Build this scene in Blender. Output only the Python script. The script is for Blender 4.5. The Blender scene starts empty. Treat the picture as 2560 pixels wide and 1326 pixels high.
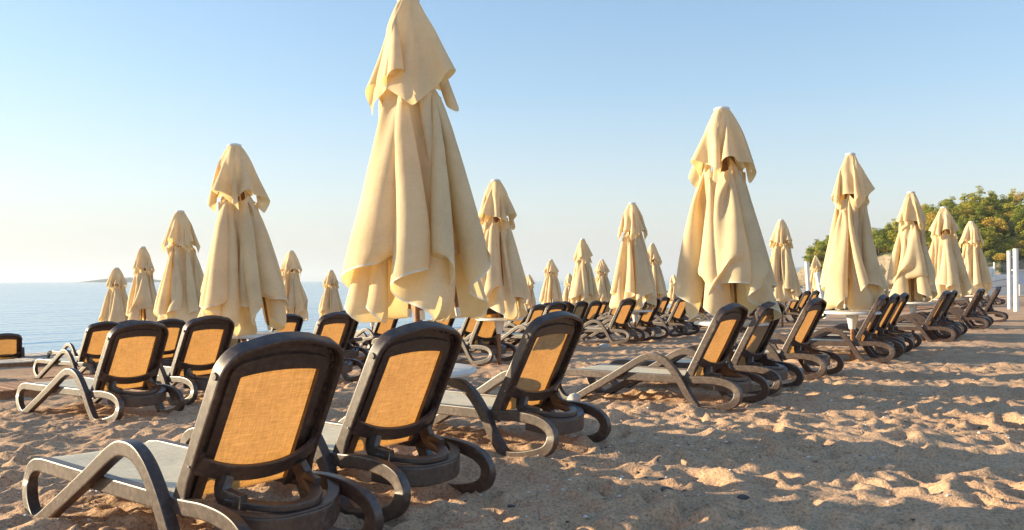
import bpy, bmesh, math, random
import numpy as np
from mathutils import Vector, Matrix, Quaternion
random.seed(7)
SC = bpy.context.scene
COL = SC.collection
R = math.radians
PI = math.pi

# ------------------------------------------------------------------ helpers
def tag(o, label=None, cat=None, group=None, kind=None):
    if label: o['label'] = label
    if cat: o['category'] = cat
    if group: o['group'] = group
    if kind: o['kind'] = kind
    return o

def empty(name, loc=(0, 0, 0), rz=0.0):
    o = bpy.data.objects.new(name, None); COL.objects.link(o)
    o.location = loc; o.rotation_euler = (0, 0, rz); o.empty_display_size = .1
    return o

def link_mesh(name, me, mats, parent=None):
    o = bpy.data.objects.new(name, me); COL.objects.link(o)
    for m in (mats if isinstance(mats, (list, tuple)) else [mats]): me.materials.append(m)
    if parent: o.parent = parent
    return o

class MB:
    """collects verts and faces of one mesh"""
    def __init__(s): s.v = []; s.f = []; s.m = []; s.sm = []
    def add(s, verts, faces, mat=0, smooth=False):
        b = len(s.v); s.v += [tuple(map(float, p)) for p in verts]
        for f in faces: s.f.append(tuple(b+i for i in f)); s.m.append(mat); s.sm.append(smooth)
    def box(s, x0, y0, z0, x1, y1, z1, mat=0, M=None):
        p = [(x, y, z) for z in (z0, z1) for y in (y0, y1) for x in (x0, x1)]
        if M is not None: p = [tuple(M @ Vector(q)) for q in p]
        s.add(p, [(0, 2, 3, 1), (4, 5, 7, 6), (0, 1, 5, 4), (2, 6, 7, 3), (0, 4, 6, 2), (1, 3, 7, 5)], mat)
    def sweep(s, pts, frames, sec, closed=False, cap=True, mat=0, smooth=True):
        """pts list of Vector, frames list of (a,b) axes, sec list of (p,q) or per-point list of such lists"""
        n = len(pts); per = isinstance(sec[0][0], (list, tuple)); k = len(sec[0]) if per else len(sec)
        V = []
        for i in range(n):
            a, b = frames[i]; ss = sec[i] if per else sec
            V += [pts[i]+a*p+b*q for p, q in ss]
        F = []
        for i in range(n if closed else n-1):
            j = (i+1) % n
            for t in range(k):
                u = (t+1) % k
                F.append((i*k+t, i*k+u, j*k+u, j*k+t))
        if cap and not closed:
            F.append(tuple(range(k-1, -1, -1))); F.append(tuple((n-1)*k+t for t in range(k)))
        s.add(V, F, mat, smooth)
    def tube(s, p0, p1, r0, r1=None, n=12, mat=0, cap=True, smooth=True):
        r1 = r0 if r1 is None else r1
        p0 = Vector(p0); p1 = Vector(p1); d = (p1-p0).normalized()
        a = d.orthogonal().normalized(); b = d.cross(a)
        V = [p0+(a*math.cos(2*PI*i/n)+b*math.sin(2*PI*i/n))*r0 for i in range(n)]
        V += [p1+(a*math.cos(2*PI*i/n)+b*math.sin(2*PI*i/n))*r1 for i in range(n)]
        s.add(V, [(i, (i+1) % n, n+(i+1) % n, n+i) for i in range(n)], mat, smooth)
        if cap: s.add(V, [tuple(range(n-1, -1, -1)), tuple(range(n, 2*n))], mat, False)
    def lathe(s, prof, n=24, mat=0, smooth=True, c=(0, 0)):
        k = len(prof); V = []
        for i in range(n):
            t = 2*PI*i/n
            V += [(c[0]+r*math.cos(t), c[1]+r*math.sin(t), z) for r, z in prof]
        F = []
        for i in range(n):
            j = (i+1) % n
            for t in range(k-1): F.append((i*k+t, j*k+t, j*k+t+1, i*k+t+1))
        s.add(V, F, mat, smooth)
    def build(s, name, mats, parent=None, angle=34):
        me = bpy.data.meshes.new(name)
        me.from_pydata(s.v, [], s.f)
        me.polygons.foreach_set('material_index', s.m)
        me.polygons.foreach_set('use_smooth', s.sm)
        me.update()
        bm = bmesh.new(); bm.from_mesh(me)
        bmesh.ops.remove_doubles(bm, verts=bm.verts, dist=1e-5)
        bmesh.ops.recalc_face_normals(bm, faces=bm.faces)
        for e in bm.edges:
            if len(e.link_faces) == 2 and e.calc_face_angle(0) > R(angle): e.smooth = False
        bm.to_mesh(me); bm.free()
        return link_mesh(name, me, mats, parent)

def catmull(P, n=8, closed=False):
    P = [np.array(p, float) for p in P]; out = []; N = len(P)
    for i in range(N if closed else N-1):
        if closed: a, b, c, d = P[i-1], P[i], P[(i+1) % N], P[(i+2) % N]
        else: a, b, c, d = P[max(i-1, 0)], P[i], P[i+1], P[min(i+2, N-1)]
        for k in range(n):
            t = k/n
            out.append(.5*((2*b)+(c-a)*t+(2*a-5*b+4*c-d)*t*t+(3*b-a-3*c+d)*t**3))
    if not closed: out.append(P[-1])
    return out

def rsec(w, h, r):
    """rounded rectangle section, 20 points"""
    P = []
    for cx, cy, a0 in ((w/2-r, h/2-r, 0), (-w/2+r, h/2-r, 90), (-w/2+r, -h/2+r, 180), (w/2-r, -h/2+r, 270)):
        g = min(.35*r, .3*(min(w, h)/2-r))          # support points keep the flats flat
        c0 = (cx+r*math.cos(R(a0)), cy+r*math.sin(R(a0))); c1 = (cx+r*math.cos(R(a0+90)), cy+r*math.sin(R(a0+90)))
        P.append((c0[0]+g*math.sin(R(a0)), c0[1]-g*math.cos(R(a0))))
        for a in (0, 45, 90): P.append((cx+r*math.cos(R(a0+a)), cy+r*math.sin(R(a0+a))))
        P.append((c1[0]-g*math.cos(R(a0)), c1[1]-g*math.sin(R(a0))))
    return P

def copy_tree(o, parent=None):
    c = o.copy(); COL.objects.link(c); c.parent = parent
    for ch in list(o.children): copy_tree(ch, c)
    return c

# ------------------------------------------------------------------ materials
def nodes(name):
    m = bpy.data.materials.new(name); m.use_nodes = True
    nt = m.node_tree; return m, nt, nt.nodes['Principled BSDF'], nt.nodes['Material Output']

def N(nt, typ, **kw):
    n = nt.nodes.new(typ)
    for k, v in kw.items(): setattr(n, k, v)
    return n

def ramp(nt, src, stops):
    r = N(nt, 'ShaderNodeValToRGB'); e = r.color_ramp.elements
    while len(e) < len(stops): e.new(.5)
    for i, (p, c) in enumerate(stops): e[i].position = p; e[i].color = (*c, 1) if len(c) == 3 else c
    nt.links.new(src, r.inputs[0]); return r

def noise(nt, co, scale, detail=3, rough=.55, sx=None):
    n = N(nt, 'ShaderNodeTexNoise'); n.inputs['Scale'].default_value = scale
    n.inputs['Detail'].default_value = detail; n.inputs['Roughness'].default_value = rough
    if sx:
        mp = N(nt, 'ShaderNodeMapping'); mp.inputs['Scale'].default_value = sx
        nt.links.new(co, mp.inputs[0]); co = mp.outputs[0]
    nt.links.new(co, n.inputs['Vector']); return n

def bump(nt, src, strength, dist, prev=None):
    b = N(nt, 'ShaderNodeBump'); b.inputs['Strength'].default_value = strength; b.inputs['Distance'].default_value = dist
    nt.links.new(src, b.inputs['Height'])
    if prev is not None: nt.links.new(prev.outputs[0], b.inputs['Normal'])
    return b

def mix(nt, fac, a, b, blend='MIX'):
    m = N(nt, 'ShaderNodeMix', data_type='RGBA', blend_type=blend)
    for s, v in ((m.inputs[0], fac), (m.inputs[6], a), (m.inputs[7], b)):
        if hasattr(v, 'is_output'): nt.links.new(v, s)
        elif isinstance(v, (int, float)): s.default_value = v
        else: s.default_value = (*v, 1)
    return m.outputs[2]

def simple(name, col, rough=.5, var=.15, scale=8, bmp=0, spec=.5, metal=0, detail=4):
    m, nt, b, out = nodes(name)
    tc = N(nt, 'ShaderNodeTexCoord').outputs['Object']
    n = noise(nt, tc, scale, detail)
    r = ramp(nt, n.outputs[0], [(.3, tuple(c*(1-var) for c in col)), (.7, tuple(min(1, c*(1+var)) for c in col))])
    nt.links.new(r.outputs[0], b.inputs['Base Color'])
    b.inputs['Roughness'].default_value = rough; b.inputs['Metallic'].default_value = metal
    b.inputs['Specular IOR Level'].default_value = spec
    if bmp:
        nb = noise(nt, tc, scale*6, 3); nt.links.new(bump(nt, nb.outputs[0], bmp, .01).outputs[0], b.inputs['Normal'])
    return m

def plastic_mat():
    m, nt, b, out = nodes('brown_resin')
    tc = N(nt, 'ShaderNodeTexCoord').outputs['Object']
    oi = N(nt, 'ShaderNodeObjectInfo')
    n1 = noise(nt, tc, 5, 5, .6); n2 = noise(nt, tc, 40, 3, .6)
    base = ramp(nt, n1.outputs[0], [(.3, (.044, .023, .017)), (.7, (.060, .033, .025))])
    # dry dust and salt rubbed into the surface, patchy
    d = ramp(nt, n2.outputs[0], [(.42, (0, 0, 0)), (.72, (1, 1, 1))])
    d1 = ramp(nt, n1.outputs[0], [(.38, (.15, .15, .15)), (.66, (.8, .8, .8))])
    f = N(nt, 'ShaderNodeMath', operation='MULTIPLY'); nt.links.new(d.outputs[0], f.inputs[0]); nt.links.new(d1.outputs[0], f.inputs[1])
    f2 = N(nt, 'ShaderNodeMath', operation='MULTIPLY'); nt.links.new(f.outputs[0], f2.inputs[0]); f2.inputs[1].default_value = .25
    c = mix(nt, f2.outputs[0], base.outputs[0], (.47, .33, .21))
    nt.links.new(c, b.inputs['Base Color'])
    rr = ramp(nt, n2.outputs[0], [(.3, (.40,)*3), (.7, (.48,)*3)])
    nt.links.new(rr.outputs[0], b.inputs['Roughness'])
    n3 = noise(nt, tc, 220, 2)
    nt.links.new(bump(nt, n3.outputs[0], .12, .002).outputs[0], b.inputs['Normal']); b.inputs['Specular IOR Level'].default_value = .8
    return m

def cloth_mat(name, dif, trans, fac, weave=True, sling=False):
    m, nt, b, out = nodes(name)
    tc = N(nt, 'ShaderNodeTexCoord').outputs['Object']
    oi = N(nt, 'ShaderNodeObjectInfo')
    big = noise(nt, tc, 2.2, 4, .6)
    if sling:
        a = noise(nt, tc, 30, 5, .8, (.5, 5, 5)); c2 = noise(nt, tc, 30, 5, .8, (6, .4, .4))
    else:
        a = noise(nt, tc, 14, 4, .6, (6, 6, 1)); c2 = noise(nt, tc, 14, 4, .6, (1, 1, 9))
    mm = N(nt, 'ShaderNodeMath', operation='ADD'); nt.links.new(a.outputs[0], mm.inputs[0]); nt.links.new(c2.outputs[0], mm.inputs[1])
    h = N(nt, 'ShaderNodeMath', operation='MULTIPLY'); nt.links.new(mm.outputs[0], h.inputs[0]); h.inputs[1].default_value = .5
    amp = .42 if sling else .10
    amp = amp if sling else .05
    v = ramp(nt, h.outputs[0], [(.38, (1-amp,)*3), (.62, (1+amp*.4,)*3)])
    v2 = ramp(nt, big.outputs[0], [(.3, (.86, .84, .81)), (.55, (1, 1, 1)), (.75, (1.05,)*3)])
    vv = mix(nt, 1.0, v.outputs[0], v2.outputs[0], 'MULTIPLY')
    dc = mix(nt, 1.0, vv, dif, 'MULTIPLY'); tcx = mix(nt, 1.0, vv, trans, 'MULTIPLY')
    hs = N(nt, 'ShaderNodeHueSaturation')
    rv = N(nt, 'ShaderNodeMapRange'); rv.inputs[3].default_value = .92; rv.inputs[4].default_value = 1.05
    nt.links.new(oi.outputs['Random'], rv.inputs[0]); nt.links.new(rv.outputs[0], hs.inputs['Value']); nt.links.new(dc, hs.inputs['Color'])
    nt.links.new(hs.outputs[0], b.inputs['Base Color']); b.inputs['Roughness'].default_value = .85
    b.inputs['Specular IOR Level'].default_value = .15 if name != 'seat_fabric' else .6
    if name == 'seat_fabric': b.inputs['Roughness'].default_value = .5
    t = N(nt, 'ShaderNodeBsdfTranslucent'); nt.links.new(tcx, t.inputs[0])
    mx = N(nt, 'ShaderNodeMixShader'); mx.inputs[0].default_value = fac
    nt.links.new(b.outputs[0], mx.inputs[1]); nt.links.new(t.outputs[0], mx.inputs[2]); nt.links.new(mx.outputs[0], out.inputs[0])
    w = noise(nt, tc, 9 if not sling else 6, 3, .5)
    bb = bump(nt, w.outputs[0], .16 if not sling else .12, .03)
    bb = bump(nt, h.outputs[0], .35 if sling else .12, .004, bb)
    nt.links.new(bb.outputs[0], b.inputs['Normal']); nt.links.new(bb.outputs[0], t.inputs['Normal'])
    return m

M = {}
M['resin'] = plastic_mat()
M['sling'] = cloth_mat('sling_fabric', (.50, .44, .33), (.54, .258, .062), .48, sling=True)
M['seat'] = cloth_mat('seat_fabric', (.95, .82, .58), (.5, .3, .12), .10, sling=True)
M['canvas'] = cloth_mat('cream_canvas', (.88, .715, .465), (1.0, .77, .36), .34)
M['hem'] = cloth_mat('white_hem', (.85, .78, .66), (.9, .75, .5), .2)
M['wood'] = simple('varnished_wood', (.26, .115, .05), .5, .35, 14, .2)
M['oldwood'] = simple('weathered_boards', (.52, .44, .36), .8, .3, 9, .3)
M['edgewood'] = simple('board_edges', (.36, .17, .08), .75, .3, 9, .3)
M['white'] = simple('white_plastic', (.74, .72, .68), .45, .06, 6)
M['whitepaint'] = simple('white_painted_metal', (.80, .79, .76), .5, .08, 5, .1)
M['screw'] = simple('dull_steel', (.35, .34, .33), .4, .1, 20, metal=.8)

# ------------------------------------------------------------------ terrain
SXK = [-100, 3.4, 9, 14, 22, 26.3, 30, 45]; SHK = [0, 0, -.215, -.46, -.80, -1.14, -1.6, -3.2]
LX, LY = -.777, .629                                   # seaward direction
SEA = -1.10
def s_of(x, y): return LX*x+LY*y
def ground(x, y): return float(np.interp(s_of(x, y), SXK, SHK))

def vnoise(x, y, cell, seed):
    rng = np.random.RandomState(seed); T = rng.rand(256, 256)
    u = x/cell; v = y/cell; i = np.floor(u).astype(int); j = np.floor(v).astype(int)
    fu = u-i; fv = v-j; fu = fu*fu*(3-2*fu); fv = fv*fv*(3-2*fv)
    a = T[i % 256, j % 256]; b = T[(i+1) % 256, j % 256]; c = T[i % 256, (j+1) % 256]; d = T[(i+1) % 256, (j+1) % 256]
    return (a*(1-fu)+b*fu)*(1-fv)+(c*(1-fu)+d*fu)*fv-.5

def axis(lo, a, b, hi, step, g):
    mid = list(np.arange(a, b, step)); up = []; x = mid[-1]; st = step
    while x < hi: st *= g; x += st; up.append(x)
    dn = []; x = a; st = step
    while x > lo: st *= g; x -= st; dn.append(x)
    return np.array(dn[::-1]+mid+up)

def make_terrain():
    xs = axis(-70, -3.4, 4.6, 420, .024, 1.0165); ys = axis(-6, 2.6, 8.5, 420, .024, 1.0165)
    X, Y = np.meshgrid(xs, ys)
    s = s_of(X, Y); Z = np.interp(s, SXK, SHK)
    # soften the kinks of the slope, roll the beach gently
    land = np.clip((27-s)/6, 0, 1); dist = np.hypot(X, Y); near = np.clip((60-dist)/40, 0, 1)
    Z += (vnoise(X, Y, 5.5, 1)*.045+vnoise(X+.37*Y, Y-.2*X, 2.1, 2)*.026)*land*np.clip((110-dist)/60, .15, 1)
    Z += (vnoise(X*.8+Y*.6, -X*.6+Y*.8, .74, 3)*.030+vnoise(X*.5-Y*.86, X*.86+Y*.5, .31, 4)*.019)*land*near
    fine = np.clip((16-dist)/9, 0, 1)
    Z += (.012-np.abs(vnoise(X*.7-Y*.7, X*.7+Y*.7, .23, 14))*.036)*fine*(.4+1.2*np.clip(vnoise(X, Y, 1.7, 15)+.3, 0, 1))
    Z += (vnoise(X, Y, .13, 5)*.016+vnoise(X*.9+Y*.3, Y*.9-X*.3, .062, 6)*.010)*fine
    # footprints: oval hollows with a raised rim
    rng = np.random.RandomState(11)
    for k in range(6800):
        r = 2.6+(rng.rand()**.75)*19; t = rng.uniform(-.78, .72); x = r*math.sin(t); y = r*math.cos(t)
        if s_of(x, y) > 25: continue
        a = rng.uniform(.09, .17); b = a*rng.uniform(.42, .7); th = rng.uniform(0, PI); d = rng.uniform(.008, .032)
        q = 2.6*a
        i0, i1 = np.searchsorted(xs, (x-q, x+q)); j0, j1 = np.searchsorted(ys, (y-q, y+q))
        if i1-i0 < 3 or j1-j0 < 3: continue
        dx = X[j0:j1, i0:i1]-x; dy = Y[j0:j1, i0:i1]-y
        u = (dx*math.cos(th)+dy*math.sin(th))/a; v = (-dx*math.sin(th)+dy*math.cos(th))/b
        qq = np.sqrt(u*u+v*v)
        Z[j0:j1, i0:i1] += -d*np.exp(-(qq/.8)**3)+d*.45*np.exp(-((qq-1.35)/.42)**2)*(1+.7*np.sin(np.arctan2(v, u)+k))
    for k in range(5200):                       # small scuffs and toe marks
        r = 2.6+(rng.rand()**.8)*9; t = rng.uniform(-.78, .70); x = r*math.sin(t); y = r*math.cos(t)
        a = rng.uniform(.035, .075); b = a*rng.uniform(.5, .9); th = rng.uniform(0, PI); d = rng.uniform(.008, .020); q = 2.2*a
        i0, i1 = np.searchsorted(xs, (x-q, x+q)); j0, j1 = np.searchsorted(ys, (y-q, y+q))
        if i1-i0 < 3 or j1-j0 < 3: continue
        dx = X[j0:j1, i0:i1]-x; dy = Y[j0:j1, i0:i1]-y
        qq = np.hypot((dx*math.cos(th)+dy*math.sin(th))/a, (-dx*math.sin(th)+dy*math.cos(th))/b)
        Z[j0:j1, i0:i1] += -d*np.exp(-(qq/.8)**4)+d*.4*np.exp(-((qq-1.3)/.35)**2)
    ny, nx = X.shape
    me = bpy.data.meshes.new('sand')
    co = np.stack([X, Y, Z], 2).reshape(-1, 3).astype(np.float32)
    idx = np.arange(nx*ny).reshape(ny, nx)
    q = np.stack([idx[:-1, :-1], idx[:-1, 1:], idx[1:, 1:], idx[1:, :-1]], 2).reshape(-1)
    me.vertices.add(nx*ny); me.vertices.foreach_set('co', co.ravel())
    nf = (nx-1)*(ny-1)
    me.loops.add(nf*4); me.loops.foreach_set('vertex_index', q.astype(np.int32))
    me.polygons.add(nf); me.polygons.foreach_set('loop_start', np.arange(0, nf*4, 4, dtype=np.int32))
    me.polygons.foreach_set('use_smooth', np.ones(nf, dtype=bool))
    me.update(); me.validate()
    o = link_mesh('sand_beach', me, sand_mat()); tag(o, 'trampled coarse tan sand beach', 'sand', kind='structure')
    return xs, ys, Z

def sand_mat():
    m, nt, b, out = nodes('coarse_sand')
    tc = N(nt, 'ShaderNodeTexCoord').outputs['Object']
    n1 = noise(nt, tc, .9, 5, .6); n2 = noise(nt, tc, 60, 3, .7); n3 = noise(nt, tc, 7, 4, .6)
    c = ramp(nt, n1.outputs[0], [(.25, (.44, .272, .170)), (.45, (.52, .327, .200)), (.7, (.63, .412, .260))])
    g = ramp(nt, n2.outputs[0], [(.33, (.55, .53, .55)), (.5, (1, 1, 1)), (.68, (1.25, 1.2, 1.16))])
    c1 = mix(nt, 1.0, c.outputs[0], g.outputs[0], 'MULTIPLY')
    # gravelly patches: grey and white grains
    vo = N(nt, 'ShaderNodeTexVoronoi'); vo.inputs['Scale'].default_value = 95; nt.links.new(tc, vo.inputs['Vector'])
    spk = ramp(nt, vo.outputs['Distance'], [(.0, (1, 1, 1)), (.22, (1, 1, 1)), (.3, (0, 0, 0))])
    sep = N(nt, 'ShaderNodeSeparateColor'); nt.links.new(vo.outputs['Color'], sep.inputs[0])
    sel = ramp(nt, sep.outputs[0], [(.70, (0, 0, 0)), (.72, (1, 1, 1))])
    pat = ramp(nt, n3.outputs[0], [(.40, (.3,)*3), (.60, (1, 1, 1))])
    f = N(nt, 'ShaderNodeMath', operation='MULTIPLY'); nt.links.new(spk.outputs[0], f.inputs[0]); nt.links.new(sel.outputs[0], f.inputs[1])
    f2 = N(nt, 'ShaderNodeMath', operation='MULTIPLY'); nt.links.new(f.outputs[0], f2.inputs[0]); nt.links.new(pat.outputs[0], f2.inputs[1])
    gc = ramp(nt, sep.outputs[1], [(.0, (.10, .09, .085)), (.40, (.20, .16, .14)), (.55, (.55, .48, .42)), (1, (.78, .74, .70))])
    c2 = mix(nt, f2.outputs[0], c1, gc.outputs[0])
    # damp sand near the water
    sp = N(nt, 'ShaderNodeSeparateXYZ'); nt.links.new(tc, sp.inputs[0])
    ma = N(nt, 'ShaderNodeMath', operation='MULTIPLY_ADD'); nt.links.new(sp.outputs[0], ma.inputs[0]); ma.inputs[1].default_value = LX
    mb = N(nt, 'ShaderNodeMath', operation='MULTIPLY'); nt.links.new(sp.outputs[1], mb.inputs[0]); mb.inputs[1].default_value = LY
    nt.links.new(mb.outputs[0], ma.inputs[2])
    nn = N(nt, 'ShaderNodeMath', operation='ADD'); nt.links.new(ma.outputs[0], nn.inputs[0]); nt.links.new(n1.outputs[0], nn.inputs[1])
    wet = N(nt, 'ShaderNodeMapRange'); wet.inputs[1].default_value = 25.0; wet.inputs[2].default_value = 26.2; nt.links.new(nn.outputs[0], wet.inputs[0])
    c3 = mix(nt, wet.outputs[0], c2, (.10, .075, .06))
    nt.links.new(c3, b.inputs['Base Color']); b.inputs['Roughness'].default_value = .95; b.inputs['Specular IOR Level'].default_value = .2
    b1 = bump(nt, n2.outputs[0], .8, .012); b2 = bump(nt, n3.outputs[0], .35, .03, b1)
    b3 = bump(nt, f2.outputs[0], .5, .008, b2)
    nt.links.new(b3.outputs[0], b.inputs['Normal'])
    return m

XS, YS, ZT = make_terrain()
def zt(x, y):
    """height of the sand sheet itself at a point"""
    i = int(np.clip(np.searchsorted(XS, x)-1, 0, len(XS)-2)); j = int(np.clip(np.searchsorted(YS, y)-1, 0, len(YS)-2))
    fx = (x-XS[i])/(XS[i+1]-XS[i]); fy = (y-YS[j])/(YS[j+1]-YS[j])
    return float((ZT[j, i]*(1-fx)+ZT[j, i+1]*fx)*(1-fy)+(ZT[j+1, i]*(1-fx)+ZT[j+1, i+1]*fx)*fy)

# ------------------------------------------------------------------ sea
def sea_mat():
    m, nt, b, out = nodes('sea_water')
    tc = N(nt, 'ShaderNodeTexCoord').outputs['Object']
    b.inputs['Base Color'].default_value = (.10, .22, .30, 1)
    b.inputs['Roughness'].default_value = .12; b.inputs['IOR'].default_value = 1.33
    mp = N(nt, 'ShaderNodeMapping'); mp.inputs['Rotation'].default_value = (0, 0, R(-51)); nt.links.new(tc, mp.inputs[0])
    a = noise(nt, mp.outputs[0], 1.0, 4, .55, (.16, .75, 1)); c = noise(nt, mp.outputs[0], 1.0, 3, .5, (1.1, 3.4, 1)); d = noise(nt, mp.outputs[0], 1, 3, .5, (.02, .09, 1))
    bb = bump(nt, a.outputs[0], .6, .35); bb = bump(nt, c.outputs[0], .30, .06, bb); bb = bump(nt, d.outputs[0], .25, 1.2, bb)
    nt.links.new(bb.outputs[0], b.inputs['Normal'])
    cc = ramp(nt, d.outputs[0], [(.35, (.14, .34, .50)), (.65, (.22, .44, .58))])
    nt.links.new(cc.outputs[0], b.inputs['Base Color'])
    return m
def make_sea():
    D = Vector((.629, .777, 0)); L = Vector((LX, LY, 0))
    P = []
    for s, t in ((24.5, -900), (24.5, 4000), (9000, 4000), (9000, -9000), (24.5, -9000)):
        P.append(L*s+D*t+Vector((0, 0, SEA)))
    # split the sheet so that near triangles stay small
    mb = MB(); ss = [24.5, 27, 32, 45, 90, 250, 900, 3000, 9000, 26000]; ts = [-26000, -4000, -600, -120, -40, 0, 20, 40, 80, 160, 600, 4000, 26000]
    V = [L*s+D*t+Vector((0, 0, SEA)) for s in ss for t in ts]; n = len(ts)
    mb.add(V, [(i*n+j, i*n+j+1, (i+1)*n+j+1, (i+1)*n+j) for i in range(len(ss)-1) for j in range(n-1)])
    tag(mb.build('sea', sea_mat()), 'calm pale blue sea reaching the horizon', 'sea', kind='structure')
    # a thin line of foam where the ripples break
    rng = np.random.RandomState(4); mb = MB(); t = -40.; pts = []
    fv = []
    while t < 70:
        w = .14+.40*max(0, vnoise(np.array([t]), np.array([3.]), 2.3, 9)[0]+.22)
        off = 26.15+.55*vnoise(np.array([t]), np.array([1.]), 5., 8)[0]
        fv.append((t, off-w*.5, off+w)); t += .25
    V = []
    for t, a, b2 in fv: V += [L*a+D*t+Vector((0, 0, SEA+.006)), L*((a+b2)/2)+D*t+Vector((0, 0, SEA+.035)), L*b2+D*t+Vector((0, 0, SEA+.006))]
    mb.add(V, [(i*3+k, i*3+k+1, i*3+k+4, i*3+k+3) for i in range(len(fv)-1) for k in (0, 1)], smooth=True)
    tag(mb.build('foam', simple('foam', (.72, .76, .80), .6, .12, 5)), 'thin white foam line along the water edge', 'foam', kind='stuff')
make_sea()

# ------------------------------------------------------------------ far land
def ridge(name, x0, x1, y, depth, prof, mat, label, cat, n=90, seed=1, step=None):
    mb = MB(); V = []; m = 9
    rng = np.random.RandomState(seed)
    for i in range(n):
        u = i/(n-1); h = prof(u)
        for j in range(m):
            v = j/(m-1); k = math.sin(PI*v)**.8
            V.append((x0+(x1-x0)*u, y+depth*(v-.5)+rng.normal(0, depth*.01), SEA-.5+(h+.5)*k*(1+rng.normal(0, .03))))
    mb.add(V, [(i*m+j, i*m+j+1, (i+1)*m+j+1, (i+1)*m+j) for i in range(n-1) for j in range(m-1)], smooth=True)
    o = mb.build(name, mat, angle=180); tag(o, label, cat, kind='structure'); return o
far_green = simple('far_scrub', (.07, .09, .075), .95, .25, .01)
ridge('island', -2070, -1690, 4000, 260, lambda u: 23*math.sin(PI*min(1, u*1.0))**.62*(.62+.38*math.sin(u*2.6+.2))+.2, far_green, 'low grey green island on the horizon', 'island', seed=2)
ridge('mountain', 2850, 9000, 9500, 900, lambda u: (95*min(1, u*9)**.8+60*math.sin(u*9+.3)**2+40*math.sin(u*23)**2)*1.0+1, far_green, 'hazy blue mountain ridge behind the headland', 'mountain', seed=3)

# wooded headland
def hill_front(x): return 236-.20*(x-86)+5*math.sin(x*.09)+2.5*math.sin(x*.31+1)
def hill_top(x): return float(np.interp(x, [80, 86, 92, 104, 112, 122, 134, 150, 175, 230, 330], [5, 8.5, 10, 11.0, 14.5, 19, 23, 24.5, 26, 34, 36]))
HX = np.concatenate([np.arange(78, 190, .9), np.arange(190, 360, 4)]); HB = np.concatenate([np.arange(-4, 8, .55), np.arange(8, 60, 2.0), np.arange(60, 160, 12)])
def hill_h(x, b):
    bb = max(0, b); top = hill_top(x-.25*bb); side = max(0, min(1, (x-82-.40*bb)/5.))
    cl = (5.4 if x < 112 else max(3.2, 5.4-(x-112)*.2))+1.5*math.sin(x*.17+2)+1.1*math.sin(x*.53)
    rug = vnoise(np.array([x]), np.array([b]), 2.6, 21)[0]*2.2+vnoise(np.array([x]), np.array([b]), 7., 22)[0]*3
    f = max(0, min(1, b/3.2)); f = f*f*(3-2*f)
    z = cl*f
    if b > 2.2: z += (top-cl)*min(1, ((b-2.2)/42.))**.8
    return (z+rug*min(1, max(0, (b+1)/3)))*side*side*(3-2*side)-(1.2 if b < -3 or x < 80+.40*bb else .2)
def make_hill():
    mb = MB(); V = []
    for x in HX:
        y0 = hill_front(x)
        for b in HB:
            jx = vnoise(np.array([x]), np.array([b]), 1.9, 31)[0]*1.2; jy = vnoise(np.array([x]), np.array([b]), 2.3, 32)[0]*1.6
            V.append((x+jx, y0+b+jy, hill_h(x, b)))
    m = len(HB)
    mb.add(V, [(i*m+j, i*m+j+1, (i+1)*m+j+1, (i+1)*m+j) for i in range(len(HX)-1) for j in range(m-1)], smooth=True)
    mt, nt, bs, out = nodes('headland_rock_and_scrub')
    tc = N(nt, 'ShaderNodeTexCoord').outputs['Object']; ge = N(nt, 'ShaderNodeNewGeometry')
    sp = N(nt, 'ShaderNodeSeparateXYZ'); nt.links.new(ge.outputs['True Normal'], sp.inputs[0])
    n1 = noise(nt, tc, .35, 6, .65); n2 = noise(nt, tc, .9, 5, .7, (1, 1, 2.5))
    rock = ramp(nt, n2.outputs[0], [(.25, (.17, .12, .075)), (.5, (.34, .26, .17)), (.75, (.47, .39, .28))])
    veg = ramp(nt, n1.outputs[0], [(.3, (.035, .05, .015)), (.55, (.07, .085, .02)), (.75, (.16, .13, .05))])
    ad = N(nt, 'ShaderNodeMath', operation='MULTIPLY_ADD'); nt.links.new(n1.outputs[0], ad.inputs[0]); ad.inputs[1].default_value = .5; nt.links.new(sp.outputs[2], ad.inputs[2])
    f = ramp(nt, ad.outputs[0], [(.78, (0, 0, 0)), (.95, (1, 1, 1))])
    nt.links.new(mix(nt, f.outputs[0], rock.outputs[0], veg.outputs[0]), bs.inputs['Base Color']); bs.inputs['Roughness'].default_value = .95
    nt.links.new(bump(nt, n2.outputs[0], .7, .8).outputs[0], bs.inputs['Normal'])
    tag(mb.build('headland', mt, angle=180), 'rocky wooded headland at the end of the beach', 'headland', kind='structure')
make_hill()

def leaf_mat(name, a, b2, c):
    m, nt, b, out = nodes(name)
    oi = N(nt, 'ShaderNodeObjectInfo'); tc = N(nt, 'ShaderNodeTexCoord').outputs['Object']
    n = noise(nt, tc, .9, 3, .6)
    r = ramp(nt, oi.outputs['Random'], [(0, a), (.5, b2), (1, c)])
    v = ramp(nt, n.outputs[0], [(.3, (.65,)*3), (.7, (1.3,)*3)])
    col = mix(nt, 1., r.outputs[0], v.outputs[0], 'MULTIPLY')
    nt.links.new(col, b.inputs['Base Color']); b.inputs['Roughness'].default_value = .7; b.inputs['Specular IOR Level'].default_value = .2
    t = N(nt, 'ShaderNodeBsdfTranslucent'); nt.links.new(mix(nt, 1., col, (1.2, 1.3, .6), 'MULTIPLY'), t.inputs[0])
    mx = N(nt, 'ShaderNodeMixShader'); mx.inputs[0].default_value = .25
    nt.links.new(b.outputs[0], mx.inputs[1]); nt.links.new(t.outputs[0], mx.inputs[2]); nt.links.new(mx.outputs[0], out.inputs[0])
    return m
LEAF = leaf_mat('pine_leaves', (.11, .15, .03), (.26, .28, .045), (.46, .40, .06))
LEAFB = leaf_mat('scrub_leaves', (.20, .225, .038), (.38, .34, .05), (.54, .36, .075))
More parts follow.
